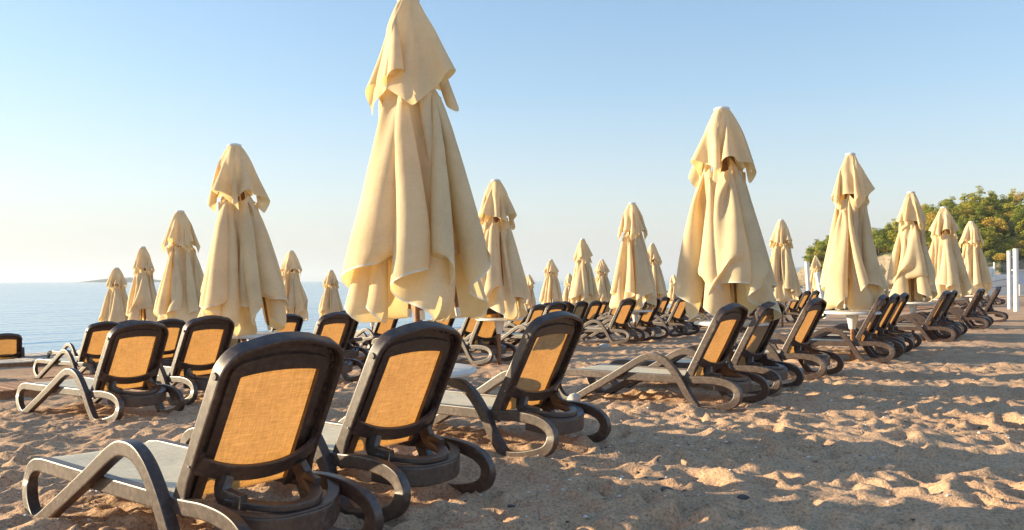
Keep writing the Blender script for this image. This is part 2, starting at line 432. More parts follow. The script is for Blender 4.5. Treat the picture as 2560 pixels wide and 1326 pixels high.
BARK = simple('bark', (.13, .085, .055), .9, .3, 3)

def crown_mesh(seed, kind):
    """many leaf-sized quads gathered in clumps"""
    rng = np.random.RandomState(seed); V = []; F = []
    clumps = []
    if kind == 'pine':           # tiers of flat clumps round an upright stem
        for k in range(15):
            z = 1.6+4.6*(k/14.); w = (1-(k/14.)**1.4)*1.75+.35; a = rng.uniform(0, 2*PI); r = w*rng.uniform(.3, .9)
            clumps.append((r*math.cos(a), r*math.sin(a), z+rng.normal(0, .2), rng.uniform(.75, 1.15), .42))
    elif kind == 'umbrella':     # flat wind-shaped layers
        for k in range(13):
            z = rng.choice([3.0, 4.3, 5.3])+rng.normal(0, .2); w = 2.2 if z < 4.8 else 1.3; a = rng.uniform(0, 2*PI); r = w*rng.uniform(.1, 1)
            clumps.append((r*math.cos(a), r*math.sin(a)*.8, z, rng.uniform(.7, 1.2), .30))
    else:                         # rounded scrub oak
        for k in range(13):
            a = rng.uniform(0, 2*PI); e = rng.uniform(-.2, 1.3); r = rng.uniform(1.0, 1.9)
            clumps.append((r*math.cos(a)*math.cos(e), r*math.sin(a)*math.cos(e), 1.5+r*math.sin(e)*.95, rng.uniform(.7, 1.2), .75))
    for cx, cy, cz, cr, fl in clumps:
        n = int(84*cr)
        d = rng.normal(0, 1, (n, 3)); d /= np.linalg.norm(d, axis=1, keepdims=True)
        rr = cr*rng.uniform(.45, 1.0, n)**.5
        for q in range(n):
            p = np.array([cx, cy, cz])+d[q]*rr[q]*np.array([1, 1, fl])
            s = rng.uniform(.09, .22)
            nrm = d[q]*.7+rng.normal(0, .5, 3); nrm /= np.linalg.norm(nrm)+1e-6
            t = np.cross(nrm, rng.normal(0, 1, 3)); t /= np.linalg.norm(t)+1e-6; u = np.cross(nrm, t)
            b = len(V); V += [tuple(p+t*s), tuple(p+u*s*.6), tuple(p-t*s), tuple(p-u*s*.6)]; F.append((b, b+1, b+2, b+3))
    me = bpy.data.meshes.new('crown'); me.from_pydata(V, [], F); me.update(); return me, clumps

def tree_proto(name, kind, seed, mat):
    root = empty(name, (0, 0, -50)); me, cl = crown_mesh(seed, kind)
    link_mesh('crown', me, mat, root)
    mb = MB(); H = {'pine': 5.6, 'umbrella': 5.0, 'oak': 2.2}[kind]
    rng = np.random.RandomState(seed+50); top = Vector((rng.normal(0, .2), rng.normal(0, .2), H))
    mid = Vector((rng.normal(0, .15), rng.normal(0, .15), H*.5))
    mb.tube((0, 0, -1.2), mid, .17, .12, 7); mb.tube(mid, top, .12, .05, 7)
    for cx, cy, cz, cr, fl in cl[::2]:
        t = max(.15, min(.95, (cz-.7)/H)); p = mid*(t*2) if t < .5 else mid.lerp(top, t*2-1)
        mb.tube(p, (cx, cy, cz-.1), .06, .02, 5)
    mb.build('trunk', BARK, root)
    return root
PROTO = {}
for kind, nm, mt in (('pine', 'pine_tree', LEAF), ('umbrella', 'umbrella_pine', LEAF), ('oak', 'scrub_oak', LEAFB)):
    PROTO[kind] = [tree_proto(nm, kind, 100+7*k+len(kind), mt) for k in range(3)]
LAB = {'pine': ('upright dark green pine in the wood on the headland slope', 'tree', 'pines on the headland'),
       'oak': ('rounded olive green scrub oak in the wood on the headland slope', 'tree', 'scrub oaks on the headland'),
       'umbrella': ('flat topped pine in the wood on the headland slope', 'tree', 'flat topped pines on the headland')}
used_tree = set()
def plant(kind, k, x, b, s, label=None, group=None, rz=None, dz=0):
    p = PROTO[kind][k]
    if (kind, k) in used_tree: o = copy_tree(p)
    else: o = p; used_tree.add((kind, k))
    o.location = (x, hill_front(x)+b, hill_h(x, b)-.2+dz); o.scale = (s, s, s*random.uniform(.9, 1.12)); o.rotation_euler = (0, 0, random.uniform(0, 6.28) if rz is None else rz)
    L = LAB[kind]; tag(o, label or L[0], 'tree', L[2] if not label else None)
    return o
# trees one can pick out on the skyline and the cliff edge
plant('umbrella', 0, 88.6, 4.0, .95, 'wind bent flat topped pine on the outermost cliff edge beside the leaning white pole', rz=.4)
plant('umbrella', 1, 107.5, 9, 1.15, 'layered flat topped pine standing alone on the cliff between two umbrellas', rz=1.2)
plant('pine', 0, 148.5, 42, .95, 'pointed pine standing highest on the ridge above the paired white posts')
plant('oak', 0, 135.0, 42, 1.35, 'broad dark crown topping the ridge above the last umbrella of the row')
plant('pine', 1, 118.5, 32, 1.05, 'pale green pine on the ridge shoulder above the domed umbrella')
rr = np.random.RandomState(77); placed = []
tries = 0
while len(placed) < 430 and tries < 9000:
    tries += 1
    x = rr.uniform(84, 170); b = (5.0 if x < 112 else 2.8)+rr.rand()**.9*48
    if x < 85.5+.40*b: continue
    if any((x-q[0])**2+(1.35*(b-q[1]))**2 < (1.7 if b > 12 else 1.6)**2 for q in placed): continue
    placed.append((x, b))
for x, b in placed:
    u = rr.rand(); kind = 'oak' if u < (.50 if b > 10 else .8) else ('pine' if u < .94 else 'umbrella')
    s = rr.uniform(.55, 1.2)*(.7 if b < 8 else 1.0)*(1.15 if kind == 'oak' else .9)
    plant(kind, int(rr.randint(3)), x, b, s)

# ------------------------------------------------------------------ sun loungers
# local frame: x across, y towards the foot end (y = 0 under the rear legs), z up
def side_frame(sx, parent):
    P = [(.16, .252, .285), (-.02, .262, .285), (-.17, .250, .286), (-.262, .212, .290), (-.292, .150, .296), (-.255, .082, .304), (-.15, .040, .315), (-.02, .016, .322),
         (.055, .022, .325), (.115, .080, .325), (.165, .150, .325), (.215, .230, .325), (.275, .312, .325), (.345, .385, .325), (.42, .428, .325), (.50, .438, .325),
         (.575, .424, .325), (.67, .375, .325), (.80, .297, .325), (.95, .210, .325), (1.15, .098, .324), (1.33, -.002, .322), (1.405, -.028, .318), (1.47, -.010, .312),
         (1.535, .050, .304), (1.565, .125, .295), (1.545, .190, .289), (1.48, .228, .286), (1.38, .236, .285), (1.15, .238, .285), (.80, .242, .285), (.45, .247, .285)]
    C = catmull(P, 5, True); n = len(C)
    pts, fr, sec = [], [], []
    for i in range(n):
        y, z, x = C[i]; d = C[(i+1) % n]-C[i-1]; d[2] *= .5
        t = Vector((sx*d[2], d[0], d[1])).normalized()
        side = Vector((1, 0, 0)); side = (side-t*side.dot(t)).normalized(); nr = t.cross(side)
        pts.append(Vector((sx*x, y, z))); fr.append((side, nr))
        rail = .25 < y < 1.42 and z < .262 and x < .295
        w = .046 if x < .295 else .054
        h = .064 if rail else .058
        sec.append(rsec(w, h+.006, .006))
    mb = MB(); mb.sweep(pts, fr, sec, closed=True)
    return mb.build('side_frame', M['resin'], parent, 32)

def back_axes(tilt):
    b = Vector((0, -math.cos(tilt), math.sin(tilt))); n = Vector((0, -math.sin(tilt), -math.cos(tilt)))
    return b, n
def make_lounger(name, tilt=R(62.8), lift=True):
    root = empty(name)
    for sx in (-1, 1): side_frame(sx, root)
    # seat sling with a dark border groove, wrapped over the front bar
    mb = MB(); V = []; nx, ny = 9, 26
    for j in range(ny):
        u = j/(ny-1); y = .17+1.35*u
        z = .272-.010*math.sin(PI*min(1, u))
        if u > .90: z -= ((u-.90)/.10)**2*.05
        for i in range(nx):
            x = -.262+.524*i/(nx-1); V.append((x, y, z-.008*math.cos(x/.262*PI/2)))
    mb.add(V, [(j*nx+i, j*nx+i+1, (j+1)*nx+i+1, (j+1)*nx+i) for j in range(ny-1) for i in range(nx-1)], smooth=True)
    mb.build('seat_sling', M['seat'], root)
    # cross bars
    mb = MB()
    for y, z, w, h in ((1.40, .226, .05, .035), (.86, .225, .05, .035)):
        pts = [Vector((x, y, z-.012*math.cos(x/.29*PI/2))) for x in np.linspace(-.268, .268, 9)]
        mb.sweep(pts, [(Vector((0, 1, 0)), Vector((0, 0, 1)))]*9, rsec(w, h, .008))
    mb.build('seat_crossbar', M['resin'], root)
    # rear cross member bowed backwards between the two rear loops
    mb = MB(); pts = []; fr = []
    for i in range(17):
        a = -1+2*i/16; x = .275*a; y = -.065-.165*(1-abs(a)**2.8); z = .186+.040*abs(a)**3
        pts.append(Vector((x, y, z)))
    for i in range(17):
        t = (pts[min(i+1, 16)]-pts[max(i-1, 0)]).normalized(); up = Vector((0, 0, 1)); fr.append((t.cross(up).normalized(), up))
    mb.sweep(pts, fr, rsec(.032, .094, .008))
    lip = [p+Vector((0, .012, .050)) for p in pts]
    mb.sweep(lip, fr, rsec(.052, .012, .005))
    mb.build('rear_crossbar', M['resin'], root, 32)
    # backrest
    b, nn = back_axes(tilt); H = Vector((0, .195, .275)); X = Vector((1, 0, 0))
    def bp(x, t, n): return H+X*x+b*t+nn*n
    def outline(inset, k=0):
        """inverted U: bottom-left, up, over the arched top, down"""
        L = []
        for t in np.linspace(-.03, .56, 10): L.append((-.300+.012*max(0, t)/.56+inset, t))
        r = .115-inset*.6
        for a in np.linspace(0, 90, 9)[1:]:
            L.append((-.288+inset+r*(1-math.cos(R(a))), .56+(r*math.sin(R(a)))*1.12))
        t0 = L[-1][1]; x0 = L[-1][0]
        for q in np.linspace(0, 1, 7)[1:-1]:
            x = x0+(0-x0)*q; L.append((x, t0+(.030)*(1-(1-q)**2)))
        L.append((0, t0+.030))
        return L+[(-x, t) for x, t in reversed(L[:-1])]
    def strip_frames(L):
        pts = [np.array(p) for p in L]; n = len(pts); out = []
        for i in range(n):
            d = pts[min(i+1, n-1)]-pts[max(i-1, 0)]; d /= np.linalg.norm(d); nr = np.array((d[1], -d[0]))
            out.append((X*nr[0]+b*nr[1], nn))
        return out
    L = outline(.012)
    mb = MB()
    # deep outer rim; its lower ends swell into the hinge flaps
    sec = []
    for i, (x, t) in enumerate(L):
        dep = .066+(.030*max(0, 1-(t+.03)/.14) if t < .11 else 0)
        s = rsec(.024, dep, .009); sec.append([(p, q+.022+(dep-.066)/2) for p, q in s])
    mb.sweep([bp(x, t, 0) for x, t in L], strip_frames(L), sec)
    rim = mb.build('backrest_frame', M['resin'], root, 32)
    # flange inside the rim carrying the sling
    Lo = outline(.022); mb = MB(); Vf = []; 
    def inner(x, t):
        hw = .196-.014*max(0, t)/.6; tt = min(t, .552+.020*(1-(abs(x)/.2)**2) if abs(x) < .2 else .552)
        return (max(-hw, min(hw, x)), tt)
    Li = [inner(x, t) for x, t in Lo]
    for (x, t), (xi, ti) in zip(Lo, Li):
        xm, tm = x*.55+xi*.45, t*.55+ti*.45
        for q, (a_, b_) in ((.012, (x, t)), (.016, (xm, tm)), (.030, (xm*.93+xi*.07, tm*.93+ti*.07)), (.033, (xi, ti)), (.010, (xi, ti)), (.004, (x, t))): Vf.append(bp(a_, b_, q))
    k = 6; nL = len(Lo)
    F = [(i*k+t, i*k+(t+1) % k, (i+1)*k+(t+1) % k, (i+1)*k+t) for i in range(nL-1) for t in range(k)]
    F += [tuple(range(k)), tuple((nL-1)*k+t for t in range(k-1, -1, -1))]
    mb.add(Vf, F)
    # moulded clips along the flange
    for i in range(2, nL-3, 2):
        p0 = np.array(Lo[i]); p1 = np.array(Lo[i+1]); mid = (p0+p1)/2*np.array((.955, .975)); d = p1-p0; d /= np.linalg.norm(d); nr = np.array((d[1], -d[0]))
        Mx = Matrix((X*d[0]+b*d[1], X*nr[0]+b*nr[1], nn)).transposed().to_4x4(); Mx.translation = bp(mid[0], mid[1], .019)
        mb.box(-.016, -.004, -.005, .016, .004, .004, 0, Mx)
    mb.build('backrest_flange', M['resin'], root, 30)
    # back sling, wrapping under at the bottom
    mb = MB(); V = []; rows = list(np.linspace(.635, .0, 22))
    for t in rows:
        for i in range(9):
            x = -.232+.464*i/8; V.append(bp(x, t, .0105+.012*math.cos(x/.232*PI/2)*math.sin(PI*min(1, max(0, t)/.62))*.8))
    for q in (.5, 1.0):
        for i in range(9):
            x = -.232+.464*i/8; V.append(bp(x, -.028*q, .0105-.022*q*q))
    nr_ = len(rows)+2
    mb.add(V, [(j*9+i, j*9+i+1, (j+1)*9+i+1, (j+1)*9+i) for j in range(nr_-1) for i in range(8)], smooth=True)
    mb.build('back_sling', M['sling'], root)
    # caps and screws on the outer sides
    for sx in (-1, 1):
        mb = MB()
        for t, r, h in ((.565, .0165, .006),):
            xo = sx*(.300-.012*t/.56); mb.tube(bp(xo-sx*.004, t, .024), bp(xo+sx*h, t, .024), r, r*.86, 16)
        mb.build('pivot_cap', M['resin'], rim)
        mb = MB(); xo = sx*.2975; mb.tube(bp(xo-sx*.004, .175, .036), bp(xo+sx*.003, .175, .036), .0055, .005, 10); mb.build('screw', M['screw'], rim)
    if lift:
        # support bracket: bowed bar hung from the sides, two notched struts, bow resting on the rear member
        mb = MB(); bar = []; 
        for i in range(19):
            a = -1+2*i/18; x = .272*a; e = 1-abs(a)**2.2
            bar.append(bp(x, .185-.035*e, .046+.066*e))
        fr = []
        for i in range(19):
            t = (bar[min(i+1, 18)]-bar[max(i-1, 0)]).normalized(); u = (b-t*b.dot(t)).normalized(); fr.append((t.cross(u), u))
        secs = [rsec(.022, .066+.016*min(1, abs(-1+2*i/18)*1.0)**6, .004) for i in range(19)]
        mb.sweep(bar, fr, secs)
        for sx in (-1, 1):                     # ears
            Mx = Matrix((X, b, nn)).transposed().to_4x4(); Mx.translation = bp(sx*.268, .205, .045)
            mb.box(-.010, -.035, -.018, .010, .040, .016, 0, Mx)
        low = []
        for i in range(17):
            a = -1+2*i/16; x = .188*a; e = 1-abs(a)**2.6
            low.append(Vector((x, -.005-.200*e, .278-.022*e)))
        fr = []
        for i in range(17):
            t = (low[min(i+1, 16)]-low[max(i-1, 0)]).normalized(); u = Vector((0, 0, 1)); u = (u-t*u.dot(t)).normalized(); fr.append((t.cross(u), u))
        mb.sweep(low, fr, rsec(.052, .030, .006))
        for sx in (-1, 1):
            p0 = bp(sx*.168, .148, .098); p1 = Vector((sx*.186, .005, .286)); pm = (p0+p1)/2+Vector((sx*.010, .010, -.008)); p2 = Vector((sx*.172, -.085, .270))
            path = [Vector(q) for q in catmull([p0, pm, p1, p2], 4)]
            fr = []
            for i in range(len(path)):
                t = (path[min(i+1, len(path)-1)]-path[max(i-1, 0)]).normalized(); a_ = (X-t*X.dot(t)).normalized(); fr.append((a_, t.cross(a_)))
            mb.sweep(path, fr, rsec(.034, .076, .005))
            for q, hgt in ((.35, .040), (.72, .048)):     # hooked teeth under the strut
                c = path[int(q*(len(path)-1))]; x = c.x
                tri = [(c.y+.028, c.z-.010), (c.y-.020, c.z-.012), (c.y+.012, c.z-hgt)]
                V = [(x-.011, y, z) for y, z in tri]+[(x+.011, y, z) for y, z in tri]
                mb.add(V, [(0, 1, 2), (5, 4, 3), (0, 3, 4, 1), (1, 4, 5, 2), (2, 5, 3, 0)])
        mb.build('support_bracket', M['resin'], root, 32)
    return root

proto = make_lounger('sun_lounger')
low_proto = make_lounger('sun_lounger', R(50))
flat_proto = make_lounger('sun_lounger', R(8), False)
first = {'p': True, 'l': True, 'f': True}
def lounger(x, y, ang=51., label=None, kind='p', dz=0., group=None, pitch=0.):
    src = {'p': proto, 'l': low_proto, 'f': flat_proto}[kind]
    if first[kind]: o = src; first[kind] = False
    else: o = copy_tree(src)
    o.location = (x, y, ground(x, y)-.015+dz); o.rotation_euler = (R(pitch), 0, R(ang))
    o.scale = (1, 1, 1)
    tag(o, label, 'sun lounger', group or 'brown sun loungers set out in rows on the sand')
    return o
ROW = [
 (-.975, 3.285, 51, 'biggest dark brown sun lounger with long sunlit armrest loop, frontmost of all'),
 (-.535, 4.10, 51, 'sun lounger with a white tub on the sand below it, beside the frontmost lounger'),
 (.205, 5.40, 51, 'sun lounger with a slanting shadow on its orange back, next to the round white stone'),
 (1.84, 7.24, 51, 'sun lounger with long pale seat in side view, front foot by the round white stone'),
 (2.46, 8.13, 51, 'middle lounger of the orange backed trio in front of the thick poled umbrella'),
 (3.38, 9.42, 51, 'sun lounger with dull back and bluish side, by the white scrap of plastic'),
 (4.95, 11.22, 51, 'first lounger by the round table on a brown pole, arched armrest in side view'),
 (5.53, 12.13, 51, 'middle lounger of three by the round table on a brown pole'),
 (6.06, 12.95, 51, 'last lounger of three by the round table on a brown pole, yellowish back strip'),
 (7.61, 14.66, 51, 'first lounger of the trio between the table with white legs and the domed umbrella'),
 (7.98, 15.30, 51, 'middle lounger of the trio between the table with white legs and the domed umbrella'),
 (8.54, 16.10, 51, 'last lounger of the trio between the table with white legs and the domed umbrella'),
 (10.21, 18.16, 51, 'first lounger of the final trio before the two white posts, side view'),
 (10.85, 19.16, 51, 'middle lounger of the final trio before the two white posts'),
 (12.55, 21.4, 51, 'end lounger of the row by the two white posts, one bright sunlit edge')]
for x, y, a, lb in ROW: lounger(x, y, a if x < 4 else 54.5, lb)
SEAROW = [
 (-3.52, 7.62, 55, 'sun lounger with whole sunlit side loops, alone in front of the wooden boardwalk edge', 'p', 0, 0),
 (-3.27, 8.72, 52, 'sun lounger in front of the leaning umbrella and its white table, bright side edge', 'p', .02, 0),
 (-6.45, 12.89, 54, 'sun lounger with two open sunlit loops standing by the grey boardwalks near the sea', 'p', 0, 0),
 (-5.62, 13.35, 51, 'sun lounger mostly hidden behind the one in front of the boardwalk edge', 'p', 0, 0),
 (-7.50, 16.0, 51, 'sun lounger of which only the top of the back shows between two nearer loungers', 'p', 0, 0),
 (-8.25, 16.3, 51, 'sun lounger with flattened back, its armrest arch showing against the sea', 'f', 0, 0),
 (-10.8, 17.5, 33, 'sun lounger facing straight out to sea beside the boardwalks, small orange back', 'l', -.10, 0),
 (-8.62, 12.75, 51, 'sun lounger cut by the picture edge beside the grey boardwalks', 'p', -.05, 0),
 (-2.33, 10.55, 53, 'sun lounger with a shadow cutting its back diagonally, in front of the sea', 'p', 0, 0),
 (-2.82, 13.6, 51, 'sun lounger right behind the one with the diagonal shadow on its back', 'p', .02, 0),
 (-3.85, 13.9, 51, 'sun lounger partly behind the hem of the leaning umbrella, dark top bar', 'p', 0, 0),
 (-4.55, 13.2, 51, 'sun lounger almost hidden behind the leaning umbrella and its table', 'p', 0, 0),
 (-3.4, 15.9, 52, 'pale flat lounger with folded down back behind the diagonal shadow lounger', 'f', .05, 0),
 (-2.9, 16.8, 52, 'second flat lounger with folded down back beside the small round table near the water', 'f', .05, 0),
 (-2.75, 17.9, 51, 'sun lounger standing upright behind the small round table near the water', 'p', 0, 0),
 (-.75, 16.5, 51, 'sun lounger whose dark edge peeps out beside the big umbrella hem', 'p', 0, 0),
 (-.36, 13.0, 51, 'sun lounger in front of the tall slim umbrella, bright sunlit side and orange back', 'p', .02, 0),
 (.56, 19.2, 51, 'sun lounger behind the white table of the slim umbrella, orange back against the sea', 'p', 0, 0),
 (.12, 20.6, 51, 'low lounger just beyond the white table of the slim umbrella', 'l', 0, 0),
 (.40, 21.6, 51, 'second low lounger just beyond the white table of the slim umbrella', 'l', 0, 0),
 (.76, 15.4, 48, 'sun lounger of which only the broad dark top bar shows above the shadow crossed one', 'p', .03, 0),
 (1.30, 20.5, 51, 'small lounger peeping out beside the broad dark top bar', 'p', 0, 0),
 (1.72, 26., 51, 'tiny low lounger below the whitish far umbrella', 'l', 0, 0),
 (1.72, 21.3, 51, 'sun lounger with unlit brownish back below the whitish far umbrella', 'p', .04, 0),
 (2.20, 22.3, 51, 'sun lounger with bright orange back next to the unlit brownish one', 'p', .04, 0),
 (3.60, 33., 51, 'narrow far lounger in the gap where the sea shows between umbrellas', 'p', 0, 0),
 (4.15, 35.3, 51, 'narrow far lounger next to the gap where the sea shows', 'p', 0, 0),
 (3.45, 27.2, 51, 'dull backed lounger tucked against the orange one in front of the middle umbrella', 'p', .06, 0),
 (2.28, 16.76, 51, 'first orange lounger of the trio below the middle umbrella, long seat in side view', 'p', .05, 0),
 (2.93, 17.6, 51, 'second orange lounger of the trio below the middle umbrella', 'p', .05, 0),
 (3.82, 18.6, 51, 'third orange lounger of the trio below the middle umbrella, standing apart', 'p', .07, 0),
 (4.48, 26.3, 51, 'lounger half hidden behind the second orange one of the middle trio', 'p', .08, 0),
 (4.95, 27., 51, 'orange lounger in front of the wooden jetty rail', 'p', .09, 0),
 (6.30, 30., 51, 'far lounger just behind the third orange one of the middle trio', 'p', .1, 0),
 (6.72, 31., 51, 'small far lounger beside the wide cream hem of the thick poled umbrella', 'p', .06, 0),
 (7.05, 31.9, 51, 'small far lounger half covered by the wide cream hem of the thick poled umbrella', 'p', .03, 0),
 (5.72, 20.6, 51, 'sun lounger top showing between the two hems of the thick poled umbrella', 'p', .05, 0),
 (5.15, 19.7, 51, 'sun lounger hidden behind the thick brown pole', 'p', .03, 0),
 (8.27, 24., 51, 'lounger standing edge on behind the one with bluish side, near two leaning white poles', 'p', .09, 0),
 (8.85, 24.9, 51, 'dark lounger top just behind the bluish sided lounger, near the leaning white poles', 'p', .09, 0),
 (9.45, 25.8, 51, 'dark lounger at the foot of the first leaning white pole', 'p', .09, 0)]
for x, y, a, lb, k, dz, pt in SEAROW: lounger(x, y, a, lb, k, dz)
FARL = 'small dark lounger in the crowded far rows beyond the leaning white poles'
FARG = 'far loungers beyond the white poles'
rf = random.Random(5)
for r0, (x0, y0), n, stp in ((0, (11.2, 35.6), 4, .98), (1, (14.3, 37.4), 13, .92), (2, (12.6, 40.2), 15, .95), (3, (19.5, 45.5), 12, 1.0), (4, (14.5, 46.), 9, 1.1)):
    for i in range(n):
        g = i+(i//3)*.75
        x = x0+.629*stp*g+rf.uniform(-.1, .1); y = y0+.777*stp*g+rf.uniform(-.1, .1)
        lounger(x, y, 51+rf.uniform(-3, 3), FARL, 'p', .0, FARG)
for i, (x, y) in enumerate([(20.6, 36.5), (21.3, 37.4), (22.0, 38.3), (23.6, 40.1), (24.2, 40.9)]):
    lounger(x, y, 51, 'small dark lounger in the far row glimpsed between the last umbrellas', 'p', 0, 'far loungers between the last umbrellas')

for i, (x, y) in enumerate([(1.1, 18.6), (1.0, 24.6), (1.6, 25.4), (2.6, 29.5), (3.0, 30.4), (5.6, 28.2), (7.6, 33.2), (8.2, 34.1), (-1.3, 15.3), (3.3, 22.6), (3.9, 23.5), (6.2, 22.6), (6.9, 23.4)]):
    lounger(x, y, 51+rf.uniform(-2, 2), 'small brown lounger packed among the seaward rows under the middle umbrellas', 'p', .04, 'packed loungers of the seaward rows')
# ------------------------------------------------------------------ closed umbrellas
def fold_cloth(nv, seed, half, rho0, NA, NR, hub, lean_close, L_scale=1.035, steps=(110,120), iters=8,
               wedge=14., rmin=None, push=None, pin_tip=True, bend=0.06, tip_fray=0.0, rfun=None, midf=1.0, rmax=None, keep=.12):
    """folds a square canopy on eight ribs; returns (nv, NR, NC, 3) vertex positions"""
    rng = np.random.RandomState(seed)
    NC = 8*NA
    # rest positions
    rho = np.linspace(rho0, 1, NR)
    tips = []
    for k in range(8):
        t = k*PI/4; R = half*midf if k % 2 == 0 else half*math.sqrt(2)
        tips.append((R*math.cos(t), R*math.sin(t)))
    tips = np.array(tips)
    ring = np.array([tips[c//NA]*(1-(c % NA)/NA)+tips[(c//NA+1) % 8]*((c % NA)/NA) for c in range(NC)])
    rest = rho[:, None, None]*ring[None]*L_scale           # NR,NC,2
    rest3 = np.concatenate([rest, np.zeros((NR, NC, 1))], 2).reshape(-1, 3)
    idx = np.arange(NR*NC).reshape(NR, NC)
    sets = []
    def add(a, b, stiff, comp):
        a = a.ravel(); b = b.ravel()
        if len(a): sets.append((a, b, np.linalg.norm(rest3[a]-rest3[b], axis=1), stiff, comp))
    for p in (0, 1):
        add(idx[p:NR-1:2], idx[p+1:NR:2], 1.0, .9)
        cols = np.arange(p, NC, 2); add(idx[:, cols], idx[:, (cols+1) % NC], 1.0, .9)
        add(idx[p:NR-1:2], np.roll(idx, -1, 1)[p+1:NR:2], .5, .25)
        add(idx[p:NR-1:2], np.roll(idx, 1, 1)[p+1:NR:2], .5, .25)
        r = np.array([i for i in range(NR-2) if (i//2) % 2 == p]); add(idx[r], idx[r+2], bend, bend*3)
        c = np.array([i for i in range(NC) if (i//2) % 2 == p]); add(idx[:, c], idx[:, (c+2) % NC], bend, bend)
    ribcols = np.arange(8)*NA
    RL = np.linalg.norm(ring[ribcols], axis=1)*L_scale
    phi_c = np.radians(lean_close[0]+(lean_close[1]-lean_close[0])*rng.rand(nv, 8))
    azj = np.radians(rng.uniform(-9, 9, (nv, 8)))
    az = np.arange(8)*PI/4
    hr, hz = hub
    X = np.zeros((nv, NR*NC, 3))
    ph0 = math.radians(74)
    rr = np.linalg.norm(rest, axis=2)
    ang = np.arctan2(rest[..., 1], rest[..., 0])
    X[..., 0] = ((hr+rr*math.sin(ph0))*np.cos(ang)).ravel(); X[..., 1] = ((hr+rr*math.sin(ph0))*np.sin(ang)).ravel()
    X[..., 2] = (hz-rr*math.cos(ph0)).ravel()
    X += rng.normal(0, .006, X.shape)
    V = np.zeros_like(X)
    w = np.ones(NR*NC)
    pins = [idx[0, ribcols]] + ([idx[-1, ribcols]] if pin_tip else [])
    pl = [np.full(8, rho[0])] + ([np.full(8, 1.)] if pin_tip else [])
    pinI = np.concatenate(pins); pinL = np.concatenate(pl)
    w[pinI] = 0
    lo = (np.arange(NC)//NA)*PI/4+PI/8   # sector centre
    lo = np.tile(lo, NR)
    twist = np.radians(rng.uniform(-10, 10, (nv, 8)))
    dt = 1/60.
    tot = sum(steps)
    secidx = np.tile(np.arange(NC)//NA, NR)
    for st in range(tot):
        f = min(1, st/steps[0]); f = f*f*(3-2*f)
        ph = ph0+(phi_c-ph0)*f
        az_k = az+azj*f
        g = np.array([0, 0, -9.8])
        V = V*.965; V += g*dt
        rad = X[..., :2]/np.maximum(np.linalg.norm(X[..., :2], axis=2, keepdims=True), .02)
        if push is not None:
            V[..., :2] += rad*push*dt*(1.0 if f < 1 else max(keep, 1-(st-steps[0])/60))
        Y = X+V*dt
        ph8 = np.concatenate([ph]*(len(pinI)//8), 1); az8 = np.concatenate([az_k]*(len(pinI)//8), 1)
        Lk = np.concatenate([RL]*(len(pinI)//8))*pinL
        r = hr+Lk*np.sin(ph8); Y[:, pinI, 0] = r*np.cos(az8); Y[:, pinI, 1] = r*np.sin(az8); Y[:, pinI, 2] = hz-Lk*np.cos(ph8)
        for it in range(iters):
            for a, b, L, ks, kc in sets:
                d = Y[:, b]-Y[:, a]; n = np.sqrt((d*d).sum(2))+1e-9
                e = n-L; k = np.where(e > 0, ks, kc)
                wa, wb = w[a], w[b]; ws = np.maximum(wa+wb, 1e-9)
                c = (e*k/n/ws)[..., None]*d
                Y[:, a] += c*wa[:, None]; Y[:, b] -= c*wb[:, None]
            # stay inside a (soft) wedge and outside the pole
            if it % 3 == 2 or it == iters-1:
                th = np.arctan2(Y[..., 1], Y[..., 0]); q = np.hypot(Y[..., 0], Y[..., 1])
                dth = (th-lo-twist[:, secidx]*f+PI) % (2*PI)-PI
                lim = PI/8+np.radians(wedge)
                ex = np.clip(dth, -lim, lim)-dth
                th2 = th+ex*.7
                rm = rfun(Y[..., 2], th2) if rfun is not None else np.where(hz-Y[..., 2] < .8, .215, np.clip(.215-(hz-Y[..., 2]-.8)*.09, .12, .215))*(.80+.20*np.cos(8*(th2-lo)))
                q2 = np.maximum(q, rm)
                if rmax: q2 = np.minimum(q2, q2*.8+.2*np.clip(rmax[0]+(hz-Y[..., 2])*rmax[1]*(1-.18*np.cos(8*(th2-lo))*0), .05, rmax[2])) if f > .8 else q2
                mv = w[None]*np.ones((nv, 1)) > 0
                Y[..., 0] = np.where(mv, q2*np.cos(th2), Y[..., 0]); Y[..., 1] = np.where(mv, q2*np.sin(th2), Y[..., 1])
        V = (Y-X)/dt; sp = np.linalg.norm(V, axis=2, keepdims=True); V *= np.minimum(1, 4/np.maximum(sp, 1e-6)); X = Y
    return X.reshape(nv, NR, NC, 3), phi_c, az+azj

